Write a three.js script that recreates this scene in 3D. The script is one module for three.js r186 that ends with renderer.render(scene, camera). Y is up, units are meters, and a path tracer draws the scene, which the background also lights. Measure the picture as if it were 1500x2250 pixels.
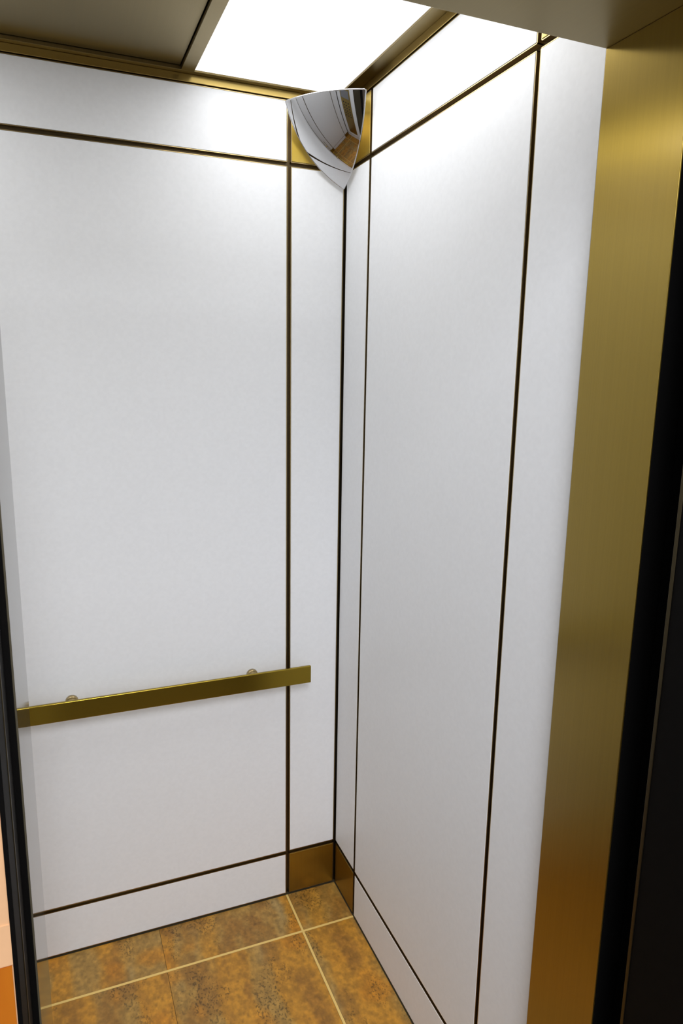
import * as THREE from 'three';
import { RoundedBoxGeometry } from 'three/addons/geometries/RoundedBoxGeometry.js';
import { mergeGeometries } from 'three/addons/utils/BufferGeometryUtils.js';
import { RectAreaLightUniformsLib } from 'three/addons/lights/RectAreaLightUniformsLib.js';

// ---------------------------------------------------------------- camera, light, exposure
const scene = new THREE.Scene();
scene.background = new THREE.Color(0x000000);
const camera = new THREE.PerspectiveCamera(72.04, 1500 / 2250, 0.02, 30);
camera.position.set(-0.76938, 1.65, 1.88493);
camera.up.set(0.058634, 0.980342, -0.188392);
camera.lookAt(-0.76938 + 0.372046, 1.65 - 0.196581, 1.88493 - 0.907159);

const renderer = new THREE.WebGLRenderer({ antialias: true });
renderer.toneMapping = THREE.LinearToneMapping;
renderer.toneMappingExposure = 1.0;
renderer.shadowMap.enabled = true;
renderer.shadowMap.type = THREE.PCFSoftShadowMap;
RectAreaLightUniformsLib.init();

const CAB_LIGHT = 3.7;      // radiance of the bright middle of each cab diffuser
const UNSEEN_LOBBY_LIGHT = 18.5;    // radiance of the unseen landing lamps that brighten the lower cab walls

// ---------------------------------------------------------------- dimensions (metres)
const W = 1.40;                       // cab width, x from -W to 0
const D = 0.985;                      // depth of the side walls, z from 0
const FZ = 1.0;                       // inner plane of the front (door side)
const G = 0.010;                      // reveal between wall panels
const CX = 0.1602, CZ = 0.158;        // centre of the first reveal from the corner
const Z2 = 0.8213;                    // second reveal on the side walls
const Y1 = 2.1751, Y2 = 0.1510;       // upper and lower reveal
const YT = 2.327;                     // top of the wall panels
const YC = 2.3475;                    // underside of the ceiling frame
const XR = -0.015, XL = -0.817;       // faces of the two brass jambs
const YH = 2.102;                     // underside of the header
const LZ = 1.30;                      // landing wall face

// ---------------------------------------------------------------- helpers
let seed = 7;
const rnd = () => { seed = (seed * 1664525 + 1013904223) >>> 0; return seed / 4294967296; };
const taken = new Map();
function numbered(n) {
  const k = taken.get(n) ?? 0; taken.set(n, k + 1);
  return k ? `${n}_${String(k).padStart(3, '0')}` : n;
}
function uvMetres(g, s = 1) {          // uv in metres by the face's dominant normal: u across, v up (brush lines run along v)
  const p = g.attributes.position, n = g.attributes.normal, uv = new Float32Array(p.count * 2);
  for (let i = 0; i < p.count; i++) {
    const ax = Math.abs(n.getX(i)), ay = Math.abs(n.getY(i)), az = Math.abs(n.getZ(i));
    const x = p.getX(i), y = p.getY(i), z = p.getZ(i);
    let u, v;
    if (ay >= ax && ay >= az) { u = x; v = z; } else if (ax >= az) { u = z; v = y; } else { u = x; v = y; }
    uv[2 * i] = u * s; uv[2 * i + 1] = v * s;
  }
  g.setAttribute('uv', new THREE.BufferAttribute(uv, 2));
  return g;
}
function box(x0, x1, y0, y1, z0, z1, r = 0, s = 1) {
  const w = x1 - x0, h = y1 - y0, d = z1 - z0;
  let g = r ? new RoundedBoxGeometry(w, h, d, 2, r) : new THREE.BoxGeometry(w, h, d);
  g.translate((x0 + x1) / 2, (y0 + y1) / 2, (z0 + z1) / 2);
  if (g.index) g = g.toNonIndexed();
  return uvMetres(g, s);
}
function mesh(name, geo, mat, parent = scene) {
  const m = new THREE.Mesh(geo, mat);
  m.name = parent === scene ? numbered(name) : name;
  m.castShadow = true; m.receiveShadow = true;
  parent.add(m);
  return m;
}
function struct(name, geo, mat, label, category) {
  const m = mesh(name, geo, mat);
  m.userData = { kind: 'structure', label, category };
  return m;
}
function thing(name, label, category, group) {
  const o = new THREE.Group(); o.name = numbered(name); scene.add(o);
  o.userData = { label, category }; if (group) o.userData.group = group;
  return o;
}
function partLabel(m, label) { m.userData.label = label; return m; }

// ---------------------------------------------------------------- textures
function hash(x, y, k) { let h = (x * 374761393 + y * 668265263 + k * 1274126177) | 0; h = Math.imul(h ^ (h >>> 13), 1274126177); return ((h ^ (h >>> 16)) >>> 0) / 4294967296; }
function vnoise(x, y, k, px, py) {
  const xi = Math.floor(x), yi = Math.floor(y), fx = x - xi, fy = y - yi;
  const sx = fx * fx * (3 - 2 * fx), sy = fy * fy * (3 - 2 * fy);
  const m = (a, n) => ((a % n) + n) % n, h = (a, b) => hash(m(a, px), m(b, py), k);
  return (h(xi, yi) * (1 - sx) + h(xi + 1, yi) * sx) * (1 - sy) + (h(xi, yi + 1) * (1 - sx) + h(xi + 1, yi + 1) * sx) * sy;
}
function fbm(u, v, k, fu, fv, oct) { let s = 0, a = 0.5, t = 0; for (let o = 0; o < oct; o++) { s += a * vnoise(u * fu, v * fv, k + o, fu, fv); t += a; a *= 0.5; fu *= 2; fv *= 2; } return s / t; }
function dataTex(n, m, f, srgb) {
  const d = new Uint8Array(n * m * 4);
  for (let j = 0; j < m; j++) for (let i = 0; i < n; i++) {
    const c = f(i / n, j / m), o = 4 * (j * n + i);
    for (let q = 0; q < 3; q++) d[o + q] = Math.max(0, Math.min(255, c[q] * 255));
    d[o + 3] = 255;
  }
  const t = new THREE.DataTexture(d, n, m, THREE.RGBAFormat);
  t.wrapS = t.wrapT = THREE.RepeatWrapping; t.magFilter = THREE.LinearFilter; t.minFilter = THREE.LinearMipmapLinearFilter; t.generateMipmaps = true;
  if (srgb) t.colorSpace = THREE.SRGBColorSpace;
  t.needsUpdate = true;
  return t;
}
// brushed metal: fine hair lines along v, a few broader ones
const brush = (u, v) => 0.62 * fbm(u, v, 11, 200, 1, 2) + 0.28 * fbm(u, v, 23, 64, 1, 2) + 0.1 * hash(Math.floor(u * 512), Math.floor(v * 6), 5);
const brushCol = dataTex(512, 256, (u, v) => { const b = 0.93 + 0.12 * (brush(u, v) - 0.2); return [b, b, b]; }, false);
const brushRough = dataTex(512, 256, (u, v) => { const b = 0.88 + 0.22 * brush(u, v); return [b, b, b]; }, false);
for (const t of [brushCol, brushRough]) t.repeat.set(4, 1);       // one tile is 25 cm across the lines
// slate-look vinyl tile, 0.40 m a side, colour bands along one direction
function slate(k, bias) {
  const C = [[180, 127, 40], [160, 124, 60], [140, 96, 36], [158, 132, 82], [186, 122, 30]].map((c) => c.map((x) => x / 255));
  const mix = (a, b, t) => a.map((x, i) => x + (b[i] - x) * t);
  const S = (a, b, x) => { const t = Math.max(0, Math.min(1, (x - a) / (b - a))); return t * t * (3 - 2 * t); };
  return dataTex(512, 512, (u, v) => {
    const wu = u + 0.14 * (fbm(u, v, k + 50, 3, 3, 5) - 0.5);
    const band = fbm(wu, v, k, 6, 1, 2), patch = fbm(wu, v, k + 7, 5, 2, 4), fine = fbm(u, v, k + 13, 44, 36, 3), speck = fbm(u, v, k + 19, 110, 80, 2);
    let c = mix(C[0], C[1], S(0.34, 0.68, band + bias));
    c = mix(c, C[3], 0.75 * S(0.46, 0.70, patch) * S(0.42, 0.66, band + bias));
    c = mix(c, C[2], 0.7 * S(0.50, 0.78, fbm(wu, v, k + 29, 7, 3, 4)));
    c = mix(c, C[4], 0.7 * S(0.50, 0.76, fbm(wu, v, k + 31, 4, 3, 3)));
    const pits = S(0.56, 0.74, speck) * S(0.46, 0.66, fbm(wu, v, k + 37, 8, 4, 3));
    const b = (0.80 + 0.40 * fine) * (1 - 0.30 * pits);
    return c.map((x) => x * b);
  }, true);
}
const slateBump = dataTex(512, 512, (u, v) => { const b = 0.6 * fbm(u, v, 71, 60, 60, 3) + 0.4 * fbm(u, v, 77, 12, 12, 3); return [b, b, b]; }, false);
const grain = dataTex(256, 256, (u, v) => { const b = 0.97 + 0.05 * (fbm(u, v, 91, 48, 48, 3) - 0.5); return [b, b, b]; }, false);
grain.repeat.set(3, 3);
const woodTex = dataTex(256, 512, (u, v) => { const g = fbm(u + 0.04 * fbm(u, v, 103, 3, 2, 2), v, 101, 24, 2, 4); return [0.83 + 0.2 * (g - 0.5), 0.50 + 0.22 * (g - 0.5), 0.17 + 0.12 * (g - 0.5)]; }, true);

// ---------------------------------------------------------------- materials
const std = (o) => new THREE.MeshStandardMaterial(o), phy = (o) => new THREE.MeshPhysicalMaterial(o);
const lin = (r, g, b) => new THREE.Color().setRGB(r, g, b);
const M = {
  white: phy({ name: 'white laminate', color: lin(0.862, 0.88, 0.905), roughness: 0.42, map: grain, specularIntensity: 0.7 }),
  brass: phy({ name: 'brushed brass', color: lin(0.39, 0.27, 0.045), metalness: 1, roughness: 0.29, map: brushCol, anisotropy: 0.92, clearcoat: 0.5, clearcoatRoughness: 0.16 }),
  polished: phy({ name: 'dark lacquered bronze', color: lin(0.07, 0.06, 0.04), roughness: 0.06, ior: 1.14 }),
  rail: phy({ name: 'brass rail', color: lin(0.36, 0.26, 0.035), metalness: 1, roughness: 0.23, map: brushCol, roughnessMap: brushRough, anisotropy: 0.45 }),
  crown: phy({ name: 'satin brass strip', color: lin(0.46, 0.335, 0.11), metalness: 1, roughness: 0.24 }),
  bronze: phy({ name: 'brushed bronze', color: lin(0.245, 0.19, 0.085), metalness: 1, roughness: 0.34, map: brushCol, roughnessMap: brushRough, anisotropy: 0.6 }),
  edge: std({ name: 'brass edging', color: lin(0.46, 0.35, 0.17), metalness: 1, roughness: 0.32 }),
  channel: std({ name: 'dark bronze channel', color: lin(0.075, 0.055, 0.028), metalness: 0.9, roughness: 0.38 }),
  chrome: std({ name: 'mirror', color: lin(0.60, 0.60, 0.61), metalness: 1, roughness: 0.015 }),
  black: phy({ name: 'black cavity', color: lin(0.0025, 0.0024, 0.0024), roughness: 0.9, specularIntensity: 0.05 }),
  darkframe: phy({ name: 'black bronze frame', color: lin(0.003, 0.0027, 0.0025), metalness: 0.0, roughness: 0.6, specularIntensity: 0.12 }),
  bead: std({ name: 'frame bead', color: lin(0.085, 0.07, 0.04), metalness: 1, roughness: 0.35 }),
  inlay: std({ name: 'gold inlay', color: lin(0.80, 0.55, 0.17), roughness: 0.5 }),
  subfloor: std({ name: 'tile bed', color: lin(0.06, 0.045, 0.02), roughness: 0.9 }),
  peach: std({ name: 'peach plaster', color: lin(0.72, 0.42, 0.22), roughness: 0.85, map: grain }),
  pale: std({ name: 'pale plaster', color: lin(0.72, 0.72, 0.72), roughness: 0.85, map: grain }),  // unseen landing walls, pale to bounce neutral light into the cab
  wood: phy({ name: 'honey wood', color: lin(0.72, 0.62, 0.25), roughness: 0.35, map: woodTex }),
  lobbyfloor: std({ name: 'landing carpet', color: lin(0.07, 0.055, 0.04), roughness: 0.95 }),  // unseen floor, colour kept dark so the handrail reflects dark
  lobbyceil: std({ name: 'landing ceiling', color: lin(0.75, 0.74, 0.72), roughness: 0.9 }),
  diffuser: std({ name: 'lit diffuser', color: lin(0.85, 0.85, 0.85), roughness: 0.6, emissive: lin(1, 1, 1), emissiveIntensity: CAB_LIGHT * 0.25 }),
  unseenglow: std({ name: 'lit unseen landing panel', color: lin(0.85, 0.82, 0.78), roughness: 0.6, emissive: lin(1, 1, 1), emissiveIntensity: UNSEEN_LOBBY_LIGHT * 0.08 }),  // glowing face of the out-of-view landing lamps
  button: std({ name: 'dark button', color: lin(0.03, 0.025, 0.02), roughness: 0.4 }),
  screen: std({ name: 'grey display', color: lin(0.20, 0.205, 0.22), roughness: 0.25 }),
};
const slates = [[3, -0.14], [211, 0.1], [419, 0.02], [631, -0.06]].map(([k, bias]) => std({ name: 'slate tile', map: slate(k, bias), roughness: 0.52, bumpMap: slateBump, bumpScale: 0.0006 }));

// ---------------------------------------------------------------- wall panels
// A wall is a dark bronze backing with proud panels; a panel is its face plus a thin metal edging that shows in the reveals.
// place(u0, u1, y0, y1, d0, d1) -> geometry, d measured out of the backing towards the room (0 = face plane of the panels)
const T = 0.012;
function panel(parent, place, u0, u1, y0, y1, mat) {
  const f = mesh('panel', place(u0 + 0.0022, u1 - 0.0022, y0 + 0.0022, y1 - 0.0022, -0.006, 0, 0.0007), mat, parent);
  mesh('edging', mergeGeometries([
    place(u0, u0 + 0.0015, y0, y1, -T, -0.0008), place(u1 - 0.0015, u1, y0, y1, -T, -0.0008),
    place(u0, u1, y0, y0 + 0.0015, -T, -0.0008), place(u0, u1, y1 - 0.0015, y1, -T, -0.0008)]), M.edge, f);
  return f;
}
function grid(parent, place, cols, rows) {
  cols.forEach(([u0, u1], i) => rows.forEach(([y0, y1], j) => {
    const corner = (i === 0 || i === cols.length - 1) && j !== 1;
    const p = panel(parent, place, u0, u1, y0, y1, corner ? M.brass : M.white);
    p.name = corner ? 'accent_panel' : 'panel';
    if (corner) partLabel(p, 'small square brushed brass accent panel');
  }));
}
const h = G / 2;
const rows = [[0.005, Y2 - h], [Y2 + h, Y1 - h], [Y1 + h, YT]];
const backPlace = (u0, u1, y0, y1, d0, d1, r = 0) => box(u0, u1, y0, y1, d0, d1, r);
const rightPlace = (u0, u1, y0, y1, d0, d1, r = 0) => box(-d1, -d0, y0, y1, u0, u1, r);
const leftPlace = (u0, u1, y0, y1, d0, d1, r = 0) => box(-W + d0, -W + d1, y0, y1, u0, u1, r);

const wallBack = struct('wall_back', box(-W - 0.05, 0.05, 0, 2.42, -0.05, -T), M.channel, 'rear cab wall of white panels with dark bronze reveals behind the handrail', 'wall');
grid(wallBack, backPlace, [[-W + h, -W + CX - h], [-W + CX + h, -CX - h], [-CX + h, -h]], rows);
const wallRight = struct('wall_right', box(T, 0.05, 0, 2.42, -T, D + 0.012), M.channel, 'side cab wall of white panels running to the wide brass jamb', 'wall');
const sideCols = [[h, CZ - h], [CZ + h, Z2 - h], [Z2 + h, D]];
grid(wallRight, rightPlace, sideCols, rows);
const wallLeft = struct('wall_left', box(-W - 0.05, -W - T, 0, 2.42, -T, FZ + 0.02), M.channel, 'side cab wall of white panels opposite the wide brass jamb, seen in the corner mirror', 'wall');
grid(wallLeft, leftPlace, sideCols, rows);

// front return beside the opening (seen in the mirror), with header above the opening
const wallFront = struct('wall_front', mergeGeometries([box(-W - 0.05, XL - 0.02, 0, 2.42, FZ + T, 1.15)]), M.channel, 'front cab return of white panels that carries the car control panel', 'wall');
const frontPlace = (u0, u1, y0, y1, d0, d1, r = 0) => box(u0, u1, y0, y1, FZ - d1, FZ - d0, r);
panel(wallFront, frontPlace, -W + h, XL - 0.014, 0.005, Y2 - h, M.white);
panel(wallFront, frontPlace, -W + h, XL - 0.014, Y2 + h, YT, M.white);

// ---------------------------------------------------------------- floor
const floor = struct('floor', box(-W - 0.05, 0.05, -0.05, -0.0035, -0.05, 1.21), M.subfloor, 'cab floor of brown slate-look tiles divided by thin gold inlay strips', 'floor');
{
  const s = 0.0035, gx = 0.164, gz = 0.1615, e = 0.0005;
  const xs = [[-gx + s, -0.001]], t = 0.396;
  let x = -gx - s; while (x > -W + gx + 0.05) { const n = Math.max(x - t, -W + gx + s); xs.push([n, x]); x = n; }
  xs.push([-W + 0.001, -W + gx - s]);
  const zs = [[0.001, gz - s]];
  let z = gz + s; while (z < Z2 - 0.05) { const n = Math.min(z + t, Z2 - s); zs.push([z, n]); z = n; }
  zs.push([Z2 + s, 1.20]);
  let k = 0;
  for (const [x0, x1] of xs) for (const [z0, z1] of zs) {
    const g = box(x0 + e, x1 - e, -0.0035, 0, z0 + e, z1 - e, 0, 2.5);
    const uv = g.attributes.uv, ou = rnd(), ov = rnd();
    for (let i = 0; i < uv.count; i++) uv.setXY(i, uv.getX(i) + ou, uv.getY(i) + ov);
    mesh('tile', g, slates[(k++ * 3 + 1) % 4], floor);
  }
  const strip = (...a) => partLabel(mesh('inlay_strip', box(...a), M.inlay, floor), 'thin pale gold strip set between tiles');
  strip(-gx - s + 0.0002, -gx + s - 0.0002, -0.0035, 0.0003, 0.001, 1.20);
  strip(-W + gx - s, -W + gx + s, -0.0035, 0.0003, 0.001, 1.20);
  strip(-W + 0.001, -0.001, -0.0035, 0.0002, gz - s, gz + s);
  strip(-W + 0.001, -0.001, -0.0035, 0.0002, Z2 - s, Z2 + s);
}

// ---------------------------------------------------------------- ceiling
const ceiling = struct('ceiling', box(-W - 0.05, 0.05, 2.40, 2.44, -0.05, 1.16), M.bronze, 'bronze cab ceiling framed by flat bars round the light', 'ceiling');
const LX0 = -0.406, LX1 = -0.0345, LZ0 = 0.020, LZ1 = 0.95, BX = -0.437;
{
  const bar = (x0, x1, z0, z1) => mesh('frame_bar', box(x0, x1, YC, YC + 0.03, z0, z1, 0.0008), M.bronze, ceiling);
  bar(-W, 0, 0, LZ0); bar(-W, 0, LZ1, FZ);
  bar(LX1, 0, LZ0, LZ1); bar(BX, LX0, LZ0, LZ1);
  bar(-W, -W - LX1, LZ0, LZ1); bar(-W - LX0, -W - BX, LZ0, LZ1);
  partLabel(mesh('ceiling_panel', box(-W - BX + 0.003, BX - 0.003, YC + 0.009, YC + 0.03, LZ0 + 0.003, LZ1 - 0.003), M.bronze, ceiling), 'brushed bronze panel recessed in the ceiling frame');
  mesh('backing', box(-W, 0, YC + 0.03, 2.40, 0, FZ), M.black, ceiling);
}
// flat upright brass strips between the wall panels and the ceiling frame
{
  const y0 = 2.3295, t = 0.0025, o = 0.001;
  struct('trim_1', box(-W, 0, y0, YC, -0.012, t, o), M.crown, 'upright brass strip along the top of the rear wall', 'trim');
  struct('trim_2', box(-t, 0.012, y0, YC, t, D, o), M.crown, 'upright brass strip along the top of the right wall', 'trim');
  struct('trim_3', box(-W, 0, y0, YC, FZ - t, FZ + 0.012, o), M.crown, 'upright brass strip over the front of the cab', 'trim');
  struct('trim_4', box(-W - 0.012, -W + t, y0, YC, t, FZ - t, o), M.crown, 'upright brass strip along the top of the left wall', 'trim');
}
// two lit ceiling fixtures; the left one is out of view and lights the jamb
for (const [x0, x1, label] of [[LX0, LX1, 'square-edged glowing white ceiling light beside the corner mirror'], [-W - LX1, -W - LX0, 'out-of-view glowing white ceiling light above the control panel side, away from the corner mirror, lighting the brass jamb']]) {
  const t = thing('ceiling_light', label, 'light', 'cab ceiling lights');
  const y = YC + 0.004;
  mesh('diffuser', box(x0 + 0.001, x1 - 0.001, y, y + 0.004, LZ0 + 0.001, LZ1 - 0.001), M.diffuser, t);
  mesh('housing', box(x0 + 0.001, x1 - 0.001, y + 0.0045, y + 0.02, LZ0 + 0.001, LZ1 - 0.001), M.lobbyceil, t);
  const l = new THREE.RectAreaLight(0xffffff, CAB_LIGHT, x1 - x0 - 0.09, LZ1 - LZ0 - 0.09);
  l.position.set((x0 + x1) / 2, y - 0.002, (LZ0 + LZ1) / 2); l.rotation.x = -Math.PI / 2; l.name = 'diffuser_glow';
  t.add(l);
}

// ---------------------------------------------------------------- entrance: brass jambs, header, dark landing frame
struct('trim_5', box(XR, XR + 0.003, 0, YH, FZ, 1.155, 0.001), M.brass, 'wide brushed brass door jamb beside the white side wall', 'trim');
struct('trim_6', box(XL - 0.002, XL, 0, YH, FZ, 1.2, 0.0008), M.polished, 'dark lacquered bronze door jamb opposite, mirroring the rear wall at a glancing angle', 'trim');
struct('trim_12', box(XR + 0.003, 0.06, 0, YH, FZ, 1.153), M.black, 'black core behind the wide brass jamb', 'trim');
struct('trim_13', box(XL - 0.02, XL - 0.002, 0, YH, FZ + 0.002, 1.202), M.darkframe, 'black core behind the dark lacquered jamb opposite', 'trim');
struct('trim_7', box(XL - 0.02, 0.06, YH, 2.42, FZ, 1.155, 0.0015), M.bronze, 'brushed bronze header over the cab opening', 'trim');
struct('trim_8', mergeGeometries([box(0.03, 0.08, 0, 2.42, 1.155, 1.212), box(XL - 0.2, 0.08, YH + 0.05, 2.42, 1.155, 1.212)]), M.black, 'black running gap between the cab and the landing frame', 'trim');
{
  const R = struct('trim_9', box(-0.014, -0.008, 0, 2.09, 1.210, LZ + 0.02, 0.002), M.darkframe, 'black landing door frame beside the wide brass jamb', 'trim');
  mesh('bead', box(-0.0155, -0.012, 0, 2.09, 1.2105, 1.2165, 0.001), M.bead, R);
  const L = struct('trim_10', box(-0.8285, -0.8245, 0, 2.09, 1.203, LZ + 0.002, 0.001), M.darkframe, 'black landing door frame in front of the peach wall', 'trim');
  mesh('bead', box(-0.826, -0.8235, 0, 2.09, 1.2500, 1.2535, 0.001), M.bead, L);
  struct('trim_11', box(-0.8285, -0.008, 2.09, 2.18, 1.213, LZ + 0.002, 0.001), M.darkframe, 'black landing door head above the opening', 'trim');
}

// ---------------------------------------------------------------- landing (mostly unseen: pale walls bounce light into the cab, dark floor dims reflections)
const LXa = -2.6, LXb = 1.2, LZb = 4.9, LY = 2.55;
{
  const w = struct('wall_landing_left', box(LXa, -0.8285, 0, LY, 1.206, LZ), M.peach, 'peach landing wall beside the black door frame', 'wall');
  partLabel(mesh('rail_band', box(LXa, -0.8285, 1.1435, 1.183, LZ, LZ + 0.0012), M.peach, w), 'peach moulding band');
  const n = 12, wd = (LXa * -1 - 0.8285) / n;
  for (let i = 0; i < n; i++) mesh('wainscot_board', box(LXa + i * wd + 0.001, LXa + (i + 1) * wd - 0.001, 0, 1.142, LZ, LZ + 0.0015), M.wood, w);
  struct('wall_landing_right', box(-0.008, LXb, 0, LY, 1.214, LZ), M.pale, 'unseen pale landing wall on the wide brass jamb side of the opening', 'wall');
  struct('wall_landing_head', box(-0.8285, -0.008, 2.18, LY, 1.22, LZ), M.pale, 'unseen pale landing wall above the door', 'wall');
  struct('wall_landing_back', box(LXa, LXb, 0, LY, LZb, LZb + 0.1), M.pale, 'unseen pale landing wall facing the cab, bouncing light into it', 'wall');
  struct('wall_landing_end', box(LXa - 0.1, LXa, 0, LY, 1.22, LZb + 0.1), M.pale, 'unseen pale end wall of the landing on the control panel side, bouncing light', 'wall');
  struct('wall_landing_far_end', box(LXb, LXb + 0.1, 0, LY, 1.22, LZb + 0.1), M.pale, 'unseen pale end wall of the landing on the wide jamb side, bouncing light', 'wall');
  struct('floor_landing', box(LXa - 0.1, LXb + 0.1, -0.05, 0, 1.215, LZb + 0.1), M.lobbyfloor, 'plain landing carpet out of view, dark for the handrail reflection', 'floor');
  struct('ceiling_landing', box(LXa - 0.1, LXb + 0.1, LY, LY + 0.08, 1.22, LZb + 0.1), M.lobbyceil, 'plain pale landing ceiling', 'ceiling');
  [[2.45, 'unseen flat ceiling light panel over the landing, lighting the lower cab walls, the one nearer the black door frame'], [4.05, 'unseen flat ceiling light panel over the landing, lighting the lower cab walls, the one farther from the black door frame']].forEach(([z, label]) => {
    const t = thing('unseen_landing_light', label, 'light', 'unseen landing ceiling lights'), x = -0.6, a = 0.3, b = 0.6, y = LY;  // out of view, sized and placed to light the lower cab walls
    mesh('diffuser', box(x - a, x + a, y - 0.012, y - 0.008, z - b, z + b), M.unseenglow, t);
    mesh('frame', mergeGeometries([box(x - a - 0.02, x - a, y - 0.02, y - 0.001, z - b - 0.02, z + b + 0.02), box(x + a, x + a + 0.02, y - 0.02, y - 0.001, z - b - 0.02, z + b + 0.02), box(x - a, x + a, y - 0.02, y - 0.001, z - b - 0.02, z - b), box(x - a, x + a, y - 0.02, y - 0.001, z + b, z + b + 0.02), box(x - a, x + a, y - 0.008, y - 0.001, z - b, z + b)]), M.lobbyceil, t);
    const l = new THREE.RectAreaLight(new THREE.Color(0.965, 0.99, 1.045), UNSEEN_LOBBY_LIGHT, 2 * a - 0.01, 2 * b - 0.01);
    l.position.set(x, y - 0.022, z); l.rotation.x = -Math.PI / 2; l.name = 'unseen_landing_glow'; t.add(l);
  });
}

// ---------------------------------------------------------------- handrail
{
  const t = thing('handrail', 'flat brushed brass handrail bar on the rear white wall', 'handrail');
  const y = 0.773, z0 = 0.052, z1 = 0.061;
  const g = box(-W + 0.109, -0.109, y - 0.0262, y + 0.0262, z0, z1, 0.0022);
  { const uv = g.attributes.uv; for (let i = 0; i < uv.count; i++) uv.setXY(i, uv.getY(i), uv.getX(i)); }
  mesh('bar', g, M.rail, t);
  for (const x of [-0.272, -0.766, -1.15]) {
    const p = [new THREE.Vector2(0, 0), new THREE.Vector2(0.0165, 0), new THREE.Vector2(0.0165, 0.008), new THREE.Vector2(0.0155, 0.0105), new THREE.Vector2(0.0125, 0.012), new THREE.Vector2(0.0125, z0), new THREE.Vector2(0, z0)];
    const l = new THREE.LatheGeometry(p, 28); l.rotateX(Math.PI / 2); l.translate(x, y, 0);
    partLabel(mesh('standoff', l, M.edge, t), 'round brass standoff between bar and wall');
  }
}

// ---------------------------------------------------------------- convex corner mirror
{
  const t = thing('corner_mirror', 'convex chrome triangular mirror in the upper corner under the ceiling light', 'mirror');
  const V = (...a) => new THREE.Vector3(...a);
  const A = V(-0.1842, 2.3081, 0.043), B = V(-0.032, 2.3093, 0.1927), T = V(-0.0125, 2.1262, 0.0145);   // left, right and lower corner
  const R = 0.41, N = 44, SAG = { AB: 0.012, BT: 0.018, TA: 0.020 };
  const n = T.clone().sub(A).cross(B.clone().sub(A)).normalize(); if (n.x > 0) n.negate();
  const mid = A.clone().add(B).add(T).divideScalar(3);
  const out = (p, q) => { const d = q.clone().sub(p).normalize(), o = d.clone().cross(n).normalize(); if (o.dot(p.clone().add(q).multiplyScalar(0.5).sub(mid)) < 0) o.negate(); return o; };
  const oAB = out(A, B), oBT = out(B, T), oTA = out(T, A);
  // circumcentre of the corners: the face is a cap of a sphere of radius R standing on that circle
  const ab = B.clone().sub(A), at = T.clone().sub(A), cr = ab.clone().cross(at);
  const cc = A.clone().add(cr.clone().cross(ab).multiplyScalar(at.lengthSq()).add(at.clone().cross(cr).multiplyScalar(ab.lengthSq())).divideScalar(2 * cr.lengthSq()));
  const centre = cc.clone().addScaledVector(n, -Math.sqrt(R * R - cc.distanceToSquared(A)));
  const pt = (a, b, c, off) => {
    const p = V().addScaledVector(A, a).addScaledVector(B, b).addScaledVector(T, c)
      .addScaledVector(oAB, 4 * a * b * SAG.AB).addScaledVector(oBT, 4 * b * c * SAG.BT).addScaledVector(oTA, 4 * c * a * SAG.TA);
    const d = p.clone().sub(centre), hgt = d.dot(n), rad2 = d.lengthSq() - hgt * hgt;
    p.addScaledVector(n, Math.sqrt(R * R - rad2) - hgt);
    const m = p.clone().sub(centre).normalize();
    p.addScaledVector(m, -off);
    return { p: p.toArray(), n: m.toArray() };
  };
  const surf = (off, flip) => {
    const P = [], NN = [], I = [], id = (i, j) => i * (N + 1) - (i * (i - 1)) / 2 + j;
    for (let i = 0; i <= N; i++) for (let j = 0; j <= N - i; j++) {
      const k = N - i - j, s = pt(i / N, j / N, k / N, off); P.push(...s.p); NN.push(...(flip ? s.n.map((x) => -x) : s.n));
    }
    for (let i = 0; i < N; i++) for (let j = 0; j < N - i; j++) {
      const q = [[id(i, j), id(i + 1, j), id(i, j + 1)]];
      if (j < N - i - 1) q.push([id(i + 1, j), id(i + 1, j + 1), id(i, j + 1)]);
      for (const [a, b, c] of q) I.push(...(flip ? [a, b, c] : [a, c, b]));
    }
    const g = new THREE.BufferGeometry();
    g.setAttribute('position', new THREE.Float32BufferAttribute(P, 3)); g.setAttribute('normal', new THREE.Float32BufferAttribute(NN, 3));
    g.setAttribute('uv', new THREE.Float32BufferAttribute(new Float32Array(P.length / 3 * 2), 2)); g.setIndex(I);
    return g;
  };
  mesh('mirror_face', mergeGeometries([surf(0, false), surf(0.0025, true)]), M.chrome, t);
  // rim: the folded edge all the way round
  const loop = [];
  for (let i = 0; i < 30; i++) loop.push(pt(1 - i / 30, i / 30, 0, 0.0012).p);
  for (let i = 0; i < 30; i++) loop.push(pt(0, 1 - i / 30, i / 30, 0.0012).p);
  for (let i = 0; i < 30; i++) loop.push(pt(i / 30, 0, 1 - i / 30, 0.0012).p);
  const curve = new THREE.CatmullRomCurve3(loop.map((p) => new THREE.Vector3(...p)), true);
  partLabel(mesh('rim', new THREE.TubeGeometry(curve, 180, 0.0018, 8, true), M.chrome, t), 'rolled chrome edge');
}

// ---------------------------------------------------------------- car control panel on the front return (shows in the mirror)
{
  const t = thing('control_panel', 'tall brass car control panel with three columns of dark buttons, reflected in the corner mirror', 'control panel');
  const x0 = -1.25, x1 = -0.94, z = FZ - 0.006;
  mesh('plate', box(x0, x1, 0.30, 2.12, z, FZ - 0.001, 0.001), M.brass, t);
  partLabel(mesh('display', box(x0 + 0.03, x1 - 0.03, 1.50, 1.68, z - 0.002, z), M.screen, t), 'grey display window');
  for (let i = 0; i < 3; i++) for (let j = 0; j < 6; j++) {
    const c = new THREE.CylinderGeometry(0.016, 0.016, 0.006, 20); c.rotateX(Math.PI / 2); c.translate(x0 + 0.075 + i * 0.08, 1.40 - j * 0.075, z - 0.002);
    mesh('button', c, M.button, t);
  }
}

renderer.render(scene, camera);
